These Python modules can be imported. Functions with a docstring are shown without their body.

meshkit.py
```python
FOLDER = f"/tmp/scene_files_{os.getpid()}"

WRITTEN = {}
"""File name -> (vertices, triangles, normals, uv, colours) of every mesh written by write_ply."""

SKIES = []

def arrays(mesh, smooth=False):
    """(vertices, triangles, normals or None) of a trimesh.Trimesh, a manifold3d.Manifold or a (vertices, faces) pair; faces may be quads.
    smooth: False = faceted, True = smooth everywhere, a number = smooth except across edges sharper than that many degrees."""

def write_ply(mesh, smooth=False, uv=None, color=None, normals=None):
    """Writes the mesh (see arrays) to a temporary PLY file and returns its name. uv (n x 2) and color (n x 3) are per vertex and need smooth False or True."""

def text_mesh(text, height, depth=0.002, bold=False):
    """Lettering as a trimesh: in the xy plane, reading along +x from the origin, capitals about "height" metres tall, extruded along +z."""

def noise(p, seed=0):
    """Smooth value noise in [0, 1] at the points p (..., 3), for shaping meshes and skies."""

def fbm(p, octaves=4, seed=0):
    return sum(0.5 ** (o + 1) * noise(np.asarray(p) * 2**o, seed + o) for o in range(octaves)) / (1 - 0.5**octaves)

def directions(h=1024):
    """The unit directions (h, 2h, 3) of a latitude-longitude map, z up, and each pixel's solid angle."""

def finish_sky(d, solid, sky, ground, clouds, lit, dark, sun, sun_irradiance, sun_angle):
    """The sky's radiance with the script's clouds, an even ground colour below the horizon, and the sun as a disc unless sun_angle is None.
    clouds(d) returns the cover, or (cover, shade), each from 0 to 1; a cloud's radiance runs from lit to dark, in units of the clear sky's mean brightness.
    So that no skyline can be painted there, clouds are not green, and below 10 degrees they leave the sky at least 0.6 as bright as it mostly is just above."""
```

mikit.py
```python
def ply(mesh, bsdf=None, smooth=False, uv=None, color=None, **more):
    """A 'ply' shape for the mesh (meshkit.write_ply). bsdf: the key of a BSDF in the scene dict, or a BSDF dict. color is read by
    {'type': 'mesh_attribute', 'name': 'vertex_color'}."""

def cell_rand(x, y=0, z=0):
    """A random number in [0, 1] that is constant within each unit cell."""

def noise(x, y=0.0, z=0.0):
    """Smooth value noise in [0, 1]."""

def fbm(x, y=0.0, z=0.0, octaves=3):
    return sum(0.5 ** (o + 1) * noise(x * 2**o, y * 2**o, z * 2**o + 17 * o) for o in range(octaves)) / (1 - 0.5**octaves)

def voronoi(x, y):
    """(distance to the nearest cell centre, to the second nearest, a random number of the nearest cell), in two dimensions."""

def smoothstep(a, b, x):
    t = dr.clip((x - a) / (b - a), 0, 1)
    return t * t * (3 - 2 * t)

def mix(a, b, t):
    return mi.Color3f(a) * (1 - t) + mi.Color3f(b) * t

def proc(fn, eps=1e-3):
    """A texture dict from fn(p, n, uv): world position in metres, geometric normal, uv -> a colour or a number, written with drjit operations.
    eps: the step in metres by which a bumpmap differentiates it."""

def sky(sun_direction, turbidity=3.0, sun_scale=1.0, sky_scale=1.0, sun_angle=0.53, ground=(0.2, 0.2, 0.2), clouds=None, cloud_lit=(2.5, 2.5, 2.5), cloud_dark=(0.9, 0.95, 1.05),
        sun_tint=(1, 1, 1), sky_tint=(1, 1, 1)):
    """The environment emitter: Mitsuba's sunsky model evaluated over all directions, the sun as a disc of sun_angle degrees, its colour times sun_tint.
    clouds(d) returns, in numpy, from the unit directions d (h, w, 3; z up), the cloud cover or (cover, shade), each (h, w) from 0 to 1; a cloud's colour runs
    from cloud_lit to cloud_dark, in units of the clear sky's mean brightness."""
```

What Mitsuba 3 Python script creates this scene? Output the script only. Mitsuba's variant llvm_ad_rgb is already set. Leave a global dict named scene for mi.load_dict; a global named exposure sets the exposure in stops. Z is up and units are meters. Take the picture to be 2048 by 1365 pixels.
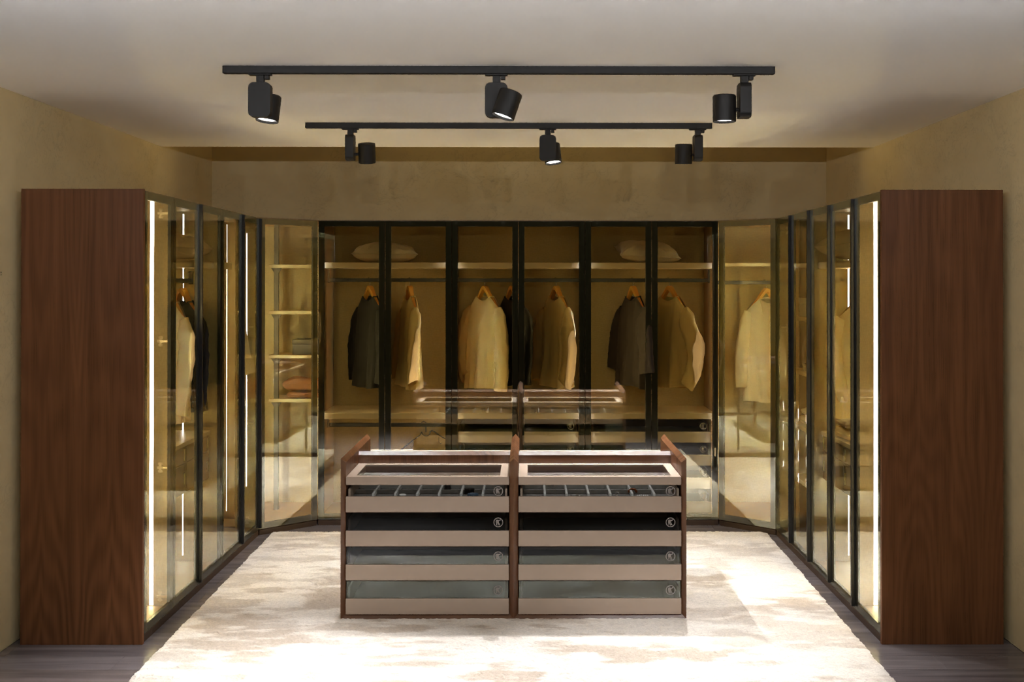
import math, random
import numpy as np, trimesh, shapely
from shapely.geometry import Polygon, LineString, Point
import drjit as dr
import mitsuba as mi
import mikit, meshkit
from mikit import proc, noise, fbm, voronoi, smoothstep, mix, cell_rand
T = mi.ScalarTransform4f
scene, labels = {}, {}
PI = math.pi

# ------------------------------------------------------------------ camera, lights, exposure
F, U0, V0 = 2307.3, 1068.3, 554.75
YAW, PITCH, ROLL = -0.004, 0.0048, 0.0008
EYE = np.array([0.084, -8.6894, 1.8274])
_f = np.array([-math.sin(YAW), math.cos(YAW), 0.0]); _r = np.array([math.cos(YAW), math.sin(YAW), 0.0]); _z = np.array([0, 0, 1.0])
_f2 = math.cos(PITCH) * _f + math.sin(PITCH) * _z; _u2 = -math.sin(PITCH) * _f + math.cos(PITCH) * _z
_u3 = -math.sin(ROLL) * _r + math.cos(ROLL) * _u2
scene['camera'] = {'type': 'perspective', 'fov_axis': 'x', 'fov': 2 * math.degrees(math.atan(1024 / F)),
                   'principal_point_offset_x': (1024 - U0) / 2048, 'principal_point_offset_y': (682.5 - V0) / 1365,
                   'near_clip': 0.05, 'far_clip': 100.0,
                   'to_world': T().look_at(EYE.tolist(), (EYE + _f2).tolist(), _u3.tolist())}
exposure = 0.0
SPOT = 47.0            # candela-like intensity of one ceiling spot
SPOT_TINT = (1.0, 1.0, 1.02)
UNSEEN_WASH = 2.2            # unseen front track heads, out of view, placed to light walls and ceiling
STRIP = (80.0, 65.0, 41.0)    # radiance of the cabinet light strips
STRIP2 = (270.0, 218.0, 134.0)
STRIP3 = (14.0, 11.6, 7.6)
STRIP_BACK = (285.0, 222.0, 132.0)

# ------------------------------------------------------------------ materials
def rgb(*c): return {'type': 'rgb', 'value': list(c)}
def pbr(color, rough=0.5, spec=0.5, **k):
    return {'type': 'twosided', 'bsdf': {'type': 'principled', 'base_color': color if isinstance(color, dict) else rgb(*color), 'roughness': rough, 'specular': spec, **k}}

def grain(u, t, seed, book, bottom):
    """figured veneer: t across the board, u along it, leaves of width book mirrored in pairs"""
    w = t / book + seed
    leaf = dr.floor(w)
    fr = w - leaf
    odd = leaf - 2 * dr.floor(leaf * 0.5)
    fr = dr.select(odd > 0.5, 1 - fr, fr) * book            # distance from the mirror line
    wob = (fbm(fr * 9, u * 1.3, seed * 7, 3) - 0.5) * 0.05
    fig = smoothstep(1.3, 0.15, u) * bottom
    r = dr.sqrt(dr.square(fr + wob) + 0.0016)
    cont = fbm(fr * 5.5 + seed * 3, u * 0.75 + seed, 4.0 + seed, 2) * 9.0 + fr * 14.0      # contours of a long stretched noise: cathedrals and swirls
    v = cont + (r * 60 - u * 7.5) * 0.32 * fig + fbm(t * 22, u * 1.6, seed, 2) * 0.9
    ring = 0.5 + 0.5 * dr.sin(v * 2 * PI)
    fine = noise(t * 330, u * 7, seed + 3)
    pore = smoothstep(0.70, 0.9, noise(t * 520, u * 14, seed + 6))
    broad = fbm(fr * 9, u * 0.7, seed + 9, 3)
    streak = fbm(t * 46 + wob * 60, u * 0.9, seed + 5, 3)
    return ring * (0.12 + 0.10 * fig) + fine * 0.16 + broad * 0.38 + streak * 0.38 - pore * 0.12

def walnut(fn, k=1.0):
    def f(p, n, uv):
        g = fn(p, n)
        return k * mix((0.056, 0.020, 0.0075), (0.152, 0.062, 0.0255), smoothstep(0.12, 0.95, g))
    return proc(f)
scene['m_walnut_left'] = pbr(walnut(lambda p, n: grain(p.z, p.x, 0.35, 0.178, 1.0)), 0.45, 0.22)
scene['m_walnut_right'] = pbr(walnut(lambda p, n: grain(p.z, p.x, 0.8, 0.33, 0.35)), 0.45, 0.22)
scene['m_walnut_up'] = pbr(walnut(lambda p, n: grain(p.z * 0.7 + 2, p.x + p.y * 0.93, 1.7, 0.21, 0.0), 0.85), 0.32, 0.75)
scene['m_walnut_along'] = pbr(walnut(lambda p, n: grain(p.x * 0.8, p.z * 1.0 + p.y, 2.3, 0.3, 0.5), 0.85), 0.32, 0.75)

def fabric_fn(p, n, uv):
    w = noise(p.x * 420, p.y * 420, p.z * 60) * 0.5 + noise(p.x * 60, p.y * 60, p.z * 420) * 0.5
    b = fbm(p.x * 3, p.y * 3, p.z * 3, 2)
    return mix((0.46, 0.375, 0.215), (0.62, 0.515, 0.32), w * 0.8 + b * 0.3)
scene['m_fabric'] = pbr(proc(fabric_fn), 0.85, 0.2)
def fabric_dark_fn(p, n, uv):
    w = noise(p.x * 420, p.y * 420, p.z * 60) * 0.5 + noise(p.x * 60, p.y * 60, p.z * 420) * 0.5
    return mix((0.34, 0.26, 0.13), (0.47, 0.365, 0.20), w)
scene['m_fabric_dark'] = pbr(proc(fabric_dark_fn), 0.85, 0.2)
scene['m_melamine'] = pbr((0.20, 0.125, 0.068), 0.5, 0.4)
scene['m_bronze'] = pbr((0.43, 0.335, 0.262), 0.42, 0.4)
scene['m_shelf'] = pbr((0.50, 0.37, 0.22), 0.4, 0.4)
scene['m_black'] = pbr((0.005, 0.005, 0.006), 0.34, 0.4)
scene['m_frame'] = pbr((0.004, 0.004, 0.005), 0.4, 0.3)
scene['m_lamp'] = pbr((0.0075, 0.007, 0.0065), 0.5, 0.25)
scene['m_glass'] = {'type': 'thindielectric', 'int_ior': 3.9, 'specular_reflectance': rgb(0.90, 0.95, 0.87), 'specular_transmittance': rgb(0.98, 0.945, 0.66)}
scene['m_smoke'] = {'type': 'thindielectric', 'int_ior': 1.9, 'specular_reflectance': rgb(0.78, 0.88, 0.84), 'specular_transmittance': rgb(0.16, 0.155, 0.15)}
scene['m_clear'] = {'type': 'thindielectric', 'int_ior': 1.5, 'specular_transmittance': rgb(0.92, 0.94, 0.93)}
scene['m_chrome'] = {'type': 'twosided', 'bsdf': {'type': 'roughconductor', 'material': 'Al', 'alpha': 0.18}}
scene['m_brass'] = {'type': 'twosided', 'bsdf': {'type': 'roughconductor', 'material': 'Au', 'alpha': 0.25}}
scene['m_nickel'] = pbr((0.75, 0.66, 0.48), 0.3, 0.5, metallic=0.8)
scene['m_hanger'] = pbr((0.80, 0.33, 0.05), 0.35, 0.5)
scene['m_tray'] = pbr((0.62, 0.63, 0.61), 0.5, 0.4)
scene['m_tray_dark'] = pbr((0.13, 0.125, 0.12), 0.8, 0.2)
scene['m_plinth'] = pbr((0.040, 0.023, 0.015), 0.45, 0.4)
scene['m_dark_metal'] = pbr((0.045, 0.042, 0.038), 0.5, 0.4)
scene['m_emblem'] = pbr((0.24, 0.215, 0.20), 0.5, 0.4)

def plaster_h(p, n, uv):
    # trowelled plaster: curved strokes with little pits
    u = p.x + p.y * 1.0
    wx = fbm(u * 5, p.z * 5, 1.0, 2)
    s = fbm(u * 11 + wx * 5, p.z * 15 + wx * 9, 2.0, 3)
    ridge = 1 - dr.abs(2 * s - 1)
    gate = smoothstep(0.30, 0.75, fbm(u * 3.5, p.z * 4, 7.0, 3))
    pit = smoothstep(0.72, 0.86, noise(u * 90, p.z * 110, 4.0))
    return -0.0030 * smoothstep(0.90, 0.995, ridge) * gate - 0.0024 * pit * gate + 0.0010 * fbm(u * 60, p.z * 60, 9.0, 2)
def plaster(c0, c1):
    def f(p, n, uv):
        b = fbm(p.x * 1.7 + 3, p.y * 1.7, p.z * 1.7, 3)
        s = fbm(p.x * 9, p.y * 9, p.z * 13, 3)
        return mix(c0, c1, b * 0.6 + s * 0.4) * (1 + 26.0 * plaster_h(p, n, uv) - 0.03)  # base colour is also darkened in the trowel strokes and pits
    return proc(f)
scene['m_wall'] = {'type': 'twosided', 'bsdf': {'type': 'bumpmap', 'arbitrary': proc(plaster_h, eps=2e-3), 'scale': 1.0,
                   'bsdf': {'type': 'principled', 'base_color': plaster((0.575, 0.455, 0.245), (0.69, 0.56, 0.325)), 'roughness': 0.75, 'specular': 0.2}}}
scene['m_unseen_hall'] = pbr((0.05, 0.045, 0.04), 0.9, 0.1)  # out-of-view hall, kept dark for the reflections in the door glass
scene['m_ceiling'] = pbr((0.92, 0.90, 0.87), 0.9, 0.1)

def plank_fn(seed, c0, c1):
    def f(p, n, uv):
        row = dr.floor(p.y / 0.19)
        k = cell_rand(row, seed, 5)
        g = fbm(p.x * 1.6 + k * 31 + seed * 11, p.y * 24, seed * 3.0, 4)
        fine = noise(p.x * 9, p.y * 330, seed + 1.0)
        return mix(c0, c1, smoothstep(0.15, 0.9, g * 0.85 + fine * 0.15))
    return proc(f)
PLANK = [('m_plank_%d' % i) for i in range(4)]
for i, (c0, c1) in enumerate([((0.055, 0.047, 0.049), (0.120, 0.104, 0.106)), ((0.068, 0.058, 0.060), (0.140, 0.122, 0.123)),
                              ((0.048, 0.041, 0.043), (0.105, 0.092, 0.095)), ((0.062, 0.050, 0.048), (0.130, 0.108, 0.102))]):
    scene[PLANK[i]] = pbr(plank_fn(i * 1.7, c0, c1), 0.34, 0.5)
scene['m_subfloor'] = pbr((0.03, 0.026, 0.026), 0.6, 0.3)

def rug_fn(p, n, uv):
    wx = (fbm(p.x * 2.2, p.y * 2.2, 1.0, 3) - 0.5) * 0.7
    a = fbm(p.x * 2.4 + wx + 4.3, p.y * 4.2 + wx * 0.6, 5.0, 4)
    b = fbm(p.x * 5.5 + 2, p.y * 15 + wx, 8.0, 4)
    c = fbm(p.x * 1.1 + 9, p.y * 1.9 - wx, 3.0, 3)
    m = smoothstep(0.46, 0.62, a * 0.55 + b * 0.45)
    g = smoothstep(0.50, 0.66, c * 0.7 + b * 0.3)
    col = mix((0.74, 0.685, 0.62), (0.42, 0.345, 0.272), m * 0.8)
    col = col * (1 - 0.55 * g) + mi.Color3f(0.60, 0.56, 0.51) * (0.55 * g)
    sp = noise(p.x * 240, p.y * 240, 2.0) * 0.6 + noise(p.x * 95, p.y * 95, 6.0) * 0.4
    return col * (0.80 + 0.34 * sp)
scene['m_rug'] = pbr(proc(rug_fn), 0.95, 0.05, sheen=0.3)

def cloth(c, var=0.12, rough=0.85):
    def f(p, n, uv):
        w = noise(p.x * 500, p.y * 500, p.z * 500) * 0.6 + fbm(p.x * 12, p.y * 12, p.z * 6, 2) * 0.4
        return mi.Color3f(c) * (1 - var + 2 * var * w)
    return pbr(proc(f), rough, 0.15)
scene['m_cloth_sand'] = cloth((0.74, 0.51, 0.235))
scene['m_cloth_ivory'] = cloth((0.50, 0.385, 0.25))
scene['m_cloth_black'] = cloth((0.0045, 0.0042, 0.0042))
scene['m_cloth_plum'] = cloth((0.011, 0.0075, 0.006))
scene['m_cloth_grey'] = cloth((0.035, 0.031, 0.030))
scene['m_cloth_rust'] = cloth((0.24, 0.105, 0.05))
scene['m_linen'] = cloth((0.60, 0.49, 0.35), 0.16)
scene['m_button'] = pbr((0.10, 0.055, 0.03), 0.4)
scene['m_box_grey'] = pbr((0.55, 0.50, 0.42), 0.6)
scene['m_box_dark'] = pbr((0.055, 0.045, 0.034), 0.5)
scene['m_box_black'] = pbr((0.014, 0.013, 0.012), 0.45)
scene['m_blue'] = pbr((0.035, 0.065, 0.10), 0.3)
scene['m_white'] = pbr((0.8, 0.78, 0.74), 0.3)
scene['m_copper'] = pbr((0.45, 0.14, 0.05), 0.3, 0.5, metallic=0.3)
scene['m_crystal'] = {'type': 'thindielectric', 'int_ior': 1.7}

# ------------------------------------------------------------------ helpers
def hull(pts): 
    m = trimesh.convex.convex_hull(np.asarray(pts, float)); return m
def box(x0, x1, y0, y1, z0, z1, b=0.0012):
    b = min(b, 0.3 * min(x1 - x0, y1 - y0, z1 - z0))
    c = np.array([[x, y, z] for x in (0, 1) for y in (0, 1) for z in (0, 1)], float)
    lo, hi = np.array([x0, y0, z0]), np.array([x1, y1, z1]); P = []
    for q in c:
        v = lo + q * (hi - lo); s = np.where(q > .5, -b, b)
        for k in range(3):
            w = v + s; w[k] = v[k]; P.append(w)
    return hull(P)
def cat(*ms): return trimesh.util.concatenate([m for m in ms if m is not None])
def grid_faces(nr, nc, closed=True):
    f = []
    m = nc if closed else nc - 1
    for i in range(nr - 1):
        for j in range(m):
            a, b = i * nc + j, i * nc + (j + 1) % nc
            f += [[a, b, b + nc], [a, b + nc, a + nc]]
    return np.array(f)
def tube(path, r, n=10, cap=True):
    P = np.asarray(path, float); k = len(P)
    R = np.broadcast_to(np.asarray(r, float), (k,)); V = []
    tan = np.gradient(P, axis=0); tan /= np.linalg.norm(tan, axis=1, keepdims=True)
    ref = np.array([0.13, 0.97, 0.2]) if abs(tan[0] @ np.array([0, 1, 0])) < .9 else np.array([1, 0.1, 0.2])
    a = np.cross(tan[0], ref); a /= np.linalg.norm(a)
    for i in range(k):
        a = a - tan[i] * (a @ tan[i]); a /= np.linalg.norm(a); b = np.cross(tan[i], a)
        t = np.arange(n) * 2 * PI / n
        V.append(P[i] + R[i] * (np.cos(t)[:, None] * a + np.sin(t)[:, None] * b))
    V = np.vstack(V); f = grid_faces(k, n)
    if cap:
        V = np.vstack([V, P[0], P[-1]]); c0, c1 = len(V) - 2, len(V) - 1
        f = np.vstack([f, [[c0, (j + 1) % n, j] for j in range(n)], [[c1, (k - 1) * n + j, (k - 1) * n + (j + 1) % n] for j in range(n)]])
    return trimesh.Trimesh(V, f, process=False)
def cyl(p0, p1, r, n=32, bev=0.0):
    p0, p1 = np.asarray(p0, float), np.asarray(p1, float); d = p1 - p0; L = np.linalg.norm(d); d /= L
    a = np.cross(d, [0.3, 0.9, 0.31]); a /= np.linalg.norm(a); b = np.cross(d, a)
    t = np.arange(n) * 2 * PI / n; ring = np.cos(t)[:, None] * a + np.sin(t)[:, None] * b
    P = []
    for s, rr in ((0, r - bev), (bev, r), (L - bev, r), (L, r - bev)): P.append(p0 + d * s + ring * rr)
    return hull(np.vstack(P))
def lathe(prof, n=24):
    V = []; 
    for r, z in prof: 
        t = np.arange(n) * 2 * PI / n; V.append(np.c_[r * np.cos(t), r * np.sin(t), np.full(n, z)])
    return trimesh.Trimesh(np.vstack(V), grid_faces(len(prof), n), process=False)
def quad(a, b, c, d): return trimesh.Trimesh(np.array([a, b, c, d], float), [[0, 1, 2], [0, 2, 3]], process=False)
def mat4(loc=(0, 0, 0), rotz=0.0, s=1.0):
    M = np.eye(4); c, q = math.cos(rotz), math.sin(rotz)
    M[:3, :3] = np.array([[c, -q, 0], [q, c, 0], [0, 0, 1]]) * s; M[:3, 3] = loc; return M
def frame(origin, xdir):
    """a local frame standing on the floor: x along xdir, y = z cross x, z up"""
    x = np.array([xdir[0], xdir[1], 0.0]); x /= np.linalg.norm(x); M = np.eye(4)
    M[:3, 0] = x; M[:3, 1] = np.cross([0, 0, 1.0], x); M[:3, 2] = [0, 0, 1]; M[:3, 3] = origin; return M
USED = {}
def number(key):
    n = USED.get(key, 0); USED[key] = n + 1
    return key if n == 0 else '%s_%03d' % (key, n)
def thing(name, label=None, category=None, group=None, kind=None):
    k = number(name); d = {}
    if label: d['label'] = label
    if category: d['category'] = category
    if group: d['group'] = group
    if kind: d['kind'] = kind
    labels[k] = d; return k
def put(parent, name, mesh, m, M=None, smooth=False, label=None, emit=None, weight=1.0, **k):
    """one entry; with a parent it is a part keyed parent__name"""
    key = number(parent + '__' + name) if parent else name
    if M is not None: mesh = mesh.copy(); mesh.apply_transform(M)
    s = mikit.ply(mesh, m, smooth=smooth, **k)
    if emit is not None: s['emitter'] = {'type': 'area', 'radiance': rgb(*emit), 'sampling_weight': weight}
    scene[key] = s
    if label: labels[key] = {'label': label}
    return key

# ------------------------------------------------------------------ the setting
H = 2.30                                   # height of the wardrobes
XW, DEP, LW, YC, XB = 1.865, 0.616, 2.86, 0.348, 1.507
DW = 2 * XB / 6                            # one door
XWALL, YWALL, HC, YCE = 2.527, 0.80, 2.791, -0.50
YFRONT, YSTAND, YSLAB = -16.0, -4.3, -6.45

def struct(name, label=None):
    labels[name] = {'kind': 'structure'}
    if label: labels[name]['label'] = label
    return name
scene[struct('wall_left', 'ochre trowelled plaster wall behind the left wardrobe wing')] = mikit.ply(box(-XWALL - .15, -XWALL, YSTAND, YWALL, 0, 3.5), 'm_wall')
scene[struct('wall_right', 'ochre trowelled plaster wall behind the right wardrobe wing')] = mikit.ply(box(XWALL, XWALL + .15, YSTAND, YWALL, 0, 3.5), 'm_wall')
scene[struct('wall_back', 'dark ochre plaster wall above the rear wardrobes')] = mikit.ply(box(-XWALL - .15, XWALL + .15, YWALL, YWALL + .15, 0, 3.5), 'm_wall')
# unseen dark hall, out of view, shaped to keep the door reflections dark
scene[struct('wall_unseen_front')] = mikit.ply(box(-6.15, 6.15, YFRONT - .15, YFRONT, -.06, 4.6), 'm_unseen_hall')
for n_, x_ in (('unseen_hall_left', -6.15), ('unseen_hall_right', 6.0)): scene[struct('wall_' + n_)] = mikit.ply(box(x_, x_ + .15, YFRONT, YSTAND, -.06, 4.6), 'm_unseen_hall')
for n_, a_, b_ in (('unseen_return_left', -6.0, -XWALL - .1505), ('unseen_return_right', XWALL + .1505, 6.0)): scene[struct('wall_' + n_)] = mikit.ply(box(a_, b_, YSTAND, YSTAND + .12, -.06, 4.6), 'm_unseen_hall')
scene[struct('wall_unseen_over')] = mikit.ply(box(-XWALL - .15, XWALL + .15, YSTAND, YSTAND + .12, 3.501, 4.6), 'm_unseen_hall')
scene[struct('ceiling_unseen_hall')] = mikit.ply(box(-6.15, 6.15, YFRONT, YSTAND, 4.6, 4.7), 'm_unseen_hall')
for n_, a_, b_ in (('unseen_hall_left', -6.0, -XWALL - .0005), ('unseen_hall_right', XWALL + .0005, 6.0)): scene[struct('floor_' + n_)] = mikit.ply(box(a_, b_, YFRONT, YSTAND, -0.06, -0.001), 'm_unseen_hall')
scene[struct('ceiling', 'lowered cream ceiling that stops short of the back wall')] = mikit.ply(box(-XWALL, XWALL, YSLAB, YCE, HC, 3.5), 'm_ceiling')
scene[struct('ceiling_upper')] = mikit.ply(box(-XWALL, XWALL, YCE, YWALL, 3.40, 3.5), 'm_ceiling')
for z_ in (1.876, 1.864): put('wall_left', 'screw_hole', cyl((-XWALL + .0002, -2.98, z_), (-XWALL + .0012, -2.98, z_), .003, 10), 'm_black')
# floor: a slab and, where the photograph shows them, single planks
scene[struct('floor', 'dark grey-brown wooden plank floor')] = mikit.ply(box(-XWALL, XWALL, YFRONT, YWALL, -0.06, -0.012), 'm_subfloor')
rng = random.Random(5)
PW, PL = 0.19, 1.32
rug_poly = Polygon([(-1.70, -0.40), (1.66, -0.40), (1.62, -3.8), (-1.68, -3.8)])
y = -4.37 - 0.19 * 12
row = 0
far = []
while y < 0.75:
    off = (row * 0.47 + rng.random() * 0.3) % 1.0 * PL
    x = -XWALL - off
    while x < XWALL:
        x0, x1 = max(x, -XWALL), min(x + PL, XWALL)
        if x1 - x0 > 0.02:
            m = box(x0 + .0006, x1 - .0006, y + .0006, y + PW - .0006, -0.012, rng.uniform(-.0004, 0), 0.0016)
            mt = PLANK[rng.randrange(4)]
            if y > -4.0 and not rug_poly.contains(shapely.box(x0, y, x1, y + PW)) and not (y > 0.05):
                put('floor', 'plank', m, mt)
            else: far.append(m)
        x += PL
    y += PW; row += 1
k = put('floor', 'plank_field', cat(*far), PLANK[0]); labels[k] = {'kind': 'stuff'}
scene[number('floor__plank_field')] = mikit.ply(box(-XWALL, XWALL, YFRONT, -4.37 - 0.19 * 12, -0.012, -0.0005), PLANK[1]); labels['floor__plank_field_001'] = {'kind': 'stuff'}

# ------------------------------------------------------------------ rug
def make_rug():
    nx, ny = 300, 300
    u = np.linspace(0, 1, nx); v = np.linspace(0, 1, ny)
    U, V = np.meshgrid(u, v)
    xl = -1.781 + V * 0.044; xr = 1.809 - V * 0.066
    e = (meshkit.fbm(np.stack([V * 40, 0 * V, 0 * V], -1), 4, 3) - .5) * 0.012
    e2 = (meshkit.fbm(np.stack([V * 40, 0 * V + 7, 0 * V], -1), 4, 4) - .5) * 0.02
    e3 = (meshkit.fbm(np.stack([U * 30, 0 * V + 3, 0 * V], -1), 4, 5) - .5) * 0.014
    X = (xl + e * np.exp(-U * 40)) * (1 - U) + (xr + e2 * np.exp(-(1 - U) * 40)) * U
    Y = -0.27 - V * 3.62 + e3 * np.exp(-V * 40)
    corner = np.clip(U - .985, 0, 1) / .015 * np.clip(.012 - V, 0, 1) / .012
    X -= corner * 0.03; Y -= corner * 0.03
    r = np.random.RandomState(3)
    X += r.uniform(-.0035, .0035, X.shape); Y += r.uniform(-.0035, .0035, X.shape)
    Z = 0.0125 + 0.006 * meshkit.fbm(np.stack([U * 30, V * 30, 0 * U], -1), 3, 8) + r.uniform(-.0022, .0022, X.shape)
    edge = np.minimum(np.minimum(U, 1 - U) * 3.6, np.minimum(V, 1 - V) * 3.6)
    Z *= np.clip(0.62 + edge * 20, 0, 1)
    top = np.stack([X, Y, Z], -1).reshape(-1, 3)
    f = grid_faces(ny, nx, False)[:, ::-1]
    loop = np.concatenate([np.arange(nx), np.arange(1, ny) * nx + nx - 1, (ny - 1) * nx + np.arange(nx - 2, -1, -1), np.arange(ny - 2, 0, -1) * nx])
    sk = top[loop].copy(); sk[:, 2] = 0.0
    b = len(top) + np.arange(len(loop)); nxt = np.roll(np.arange(len(loop)), -1)
    fs = np.vstack([np.c_[loop, b, b[nxt]], np.c_[loop, b[nxt], loop[nxt]]])
    return trimesh.Trimesh(np.vstack([top, sk]), np.vstack([f, fs]), process=False)
thing('rug', 'large cream and taupe mottled rug lying under the central island', 'rug')
put('', 'rug', make_rug(), 'm_rug')

# ------------------------------------------------------------------ wardrobes
T0 = 0.018
def door(parent, M, x0, x1, handle=None, hinges=None, zb=0.045, zt=2.292):
    """a door of local width x0..x1: black frame behind a full pane of bronze glass; handle = 'l' / 'r' side of a protruding pull"""
    g, fw = 0.0018, 0.044
    a, b = x0 + g, x1 - g
    y0, y1 = 0.0025, 0.021
    k = number(parent + '__door')
    fr = cat(box(a, a + fw, y0, y1, zb, zt), box(b - fw, b, y0, y1, zb, zt), box(a + fw, b - fw, y0, y1, zb, zb + 0.042), box(a + fw, b - fw, y0, y1, zt - 0.042, zt))
    put(None, k, fr, 'm_frame', M)
    put(k, 'glass_pane', quad((a, 0, zb), (b, 0, zb), (b, 0, zt), (a, 0, zt)), 'm_glass', M)
    for s in (handle or ''):
        hx = (b - 0.017, b) if s == 'r' else (a, a + 0.017)
        put(k, 'handle', box(hx[0], hx[1], -0.019, 0.0015, zb + 0.012, zt - 0.004), 'm_black', M)
def hinge(parent, M, x, y, z, sx):
    """cross-shaped cup hinge plate on a panel that faces local -x (sx=-1) or +x (sx=1)"""
    t = 0.006 * sx
    lo = lambda a, b: (min(a, b), max(a, b))
    bx = lambda y0, y1, z0, z1, d=1.0: box(*lo(x, x + t * d), y0, y1, z0, z1, .0008)
    m = cat(bx(y - .016, y + .016, z - .007, z + .007, 1.8), bx(y - .007, y + .007, z - .028, z + .028), bx(y - .012, y + .012, z + .014, z + .027, .7), bx(y - .012, y + .012, z - .027, z - .014, .7),
            bx(y - .045, y - .016, z - .006, z + .006, 2.2), cyl((x + t * .5, y, z + .020), (x + t * 1.5, y, z + .020), .005, 12), cyl((x + t * .5, y, z - .020), (x + t * 1.5, y, z - .020), .005, 12))
    put(parent, 'hinge', m, 'm_nickel', M)
def strip(parent, M, x0, x1, y0, y1, z0, z1, rad, face):
    """a flush light strip: a white profile whose face ('x', 'X' = low / high x, 'y', 'Y') carries the glowing diffuser"""
    p = put(parent, 'light_strip', box(x0, x1, y0, y1, z0, z1, .0005), 'm_white', M, label='vertical light strip')
    e = .0006
    if face in 'xX':
        x = x0 - e if face == 'x' else x1 + e; q = [(x, y0, z0), (x, y0, z1), (x, y1, z1), (x, y1, z0)]
        if face == 'X': q = q[::-1]
    else:
        y = y0 - e if face == 'y' else y1 + e; q = [(x0, y, z0), (x1, y, z0), (x1, y, z1), (x0, y, z1)]
        if face == 'Y': q = q[::-1]
    put(p, 'diffuser', quad(*q), 'm_white', M, emit=rad, label='glowing diffuser')
def carcass(k, M, W, side, back, left=True, right=True, a=0.0, b=0.0):
    if left: put(k, 'side_panel', box(0.0005, T0, 0.024, 0.60, 0.04, 2.276), side, M)
    if right: put(k, 'side_panel', box(W - T0, W - 0.0005, 0.024, 0.60, 0.04, 2.276), side, M)
    put(k, 'back_panel', box(a, W - b, 0.601, 0.612, 0.04, H), back, M)
    put(k, 'top_panel', box(a, W - b, 0.024, 0.60, 2.277, H), 'm_melamine', M)
    put(k, 'bottom_panel', box(max(a, T0), W - max(b, T0), 0.026, 0.60, 0.04, 0.062), 'm_melamine', M)
    put(k, 'plinth', box(a + 0.0005, W - b - 0.0005, 0.006, 0.022, 0.0, 0.039), 'm_plinth', M)
def shelf(k, M, x0, x1, y0, y1, z, t=0.044): return put(k, 'shelf', box(x0, x1, y0, y1, z - t, z, .002), 'm_shelf', M)
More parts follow.
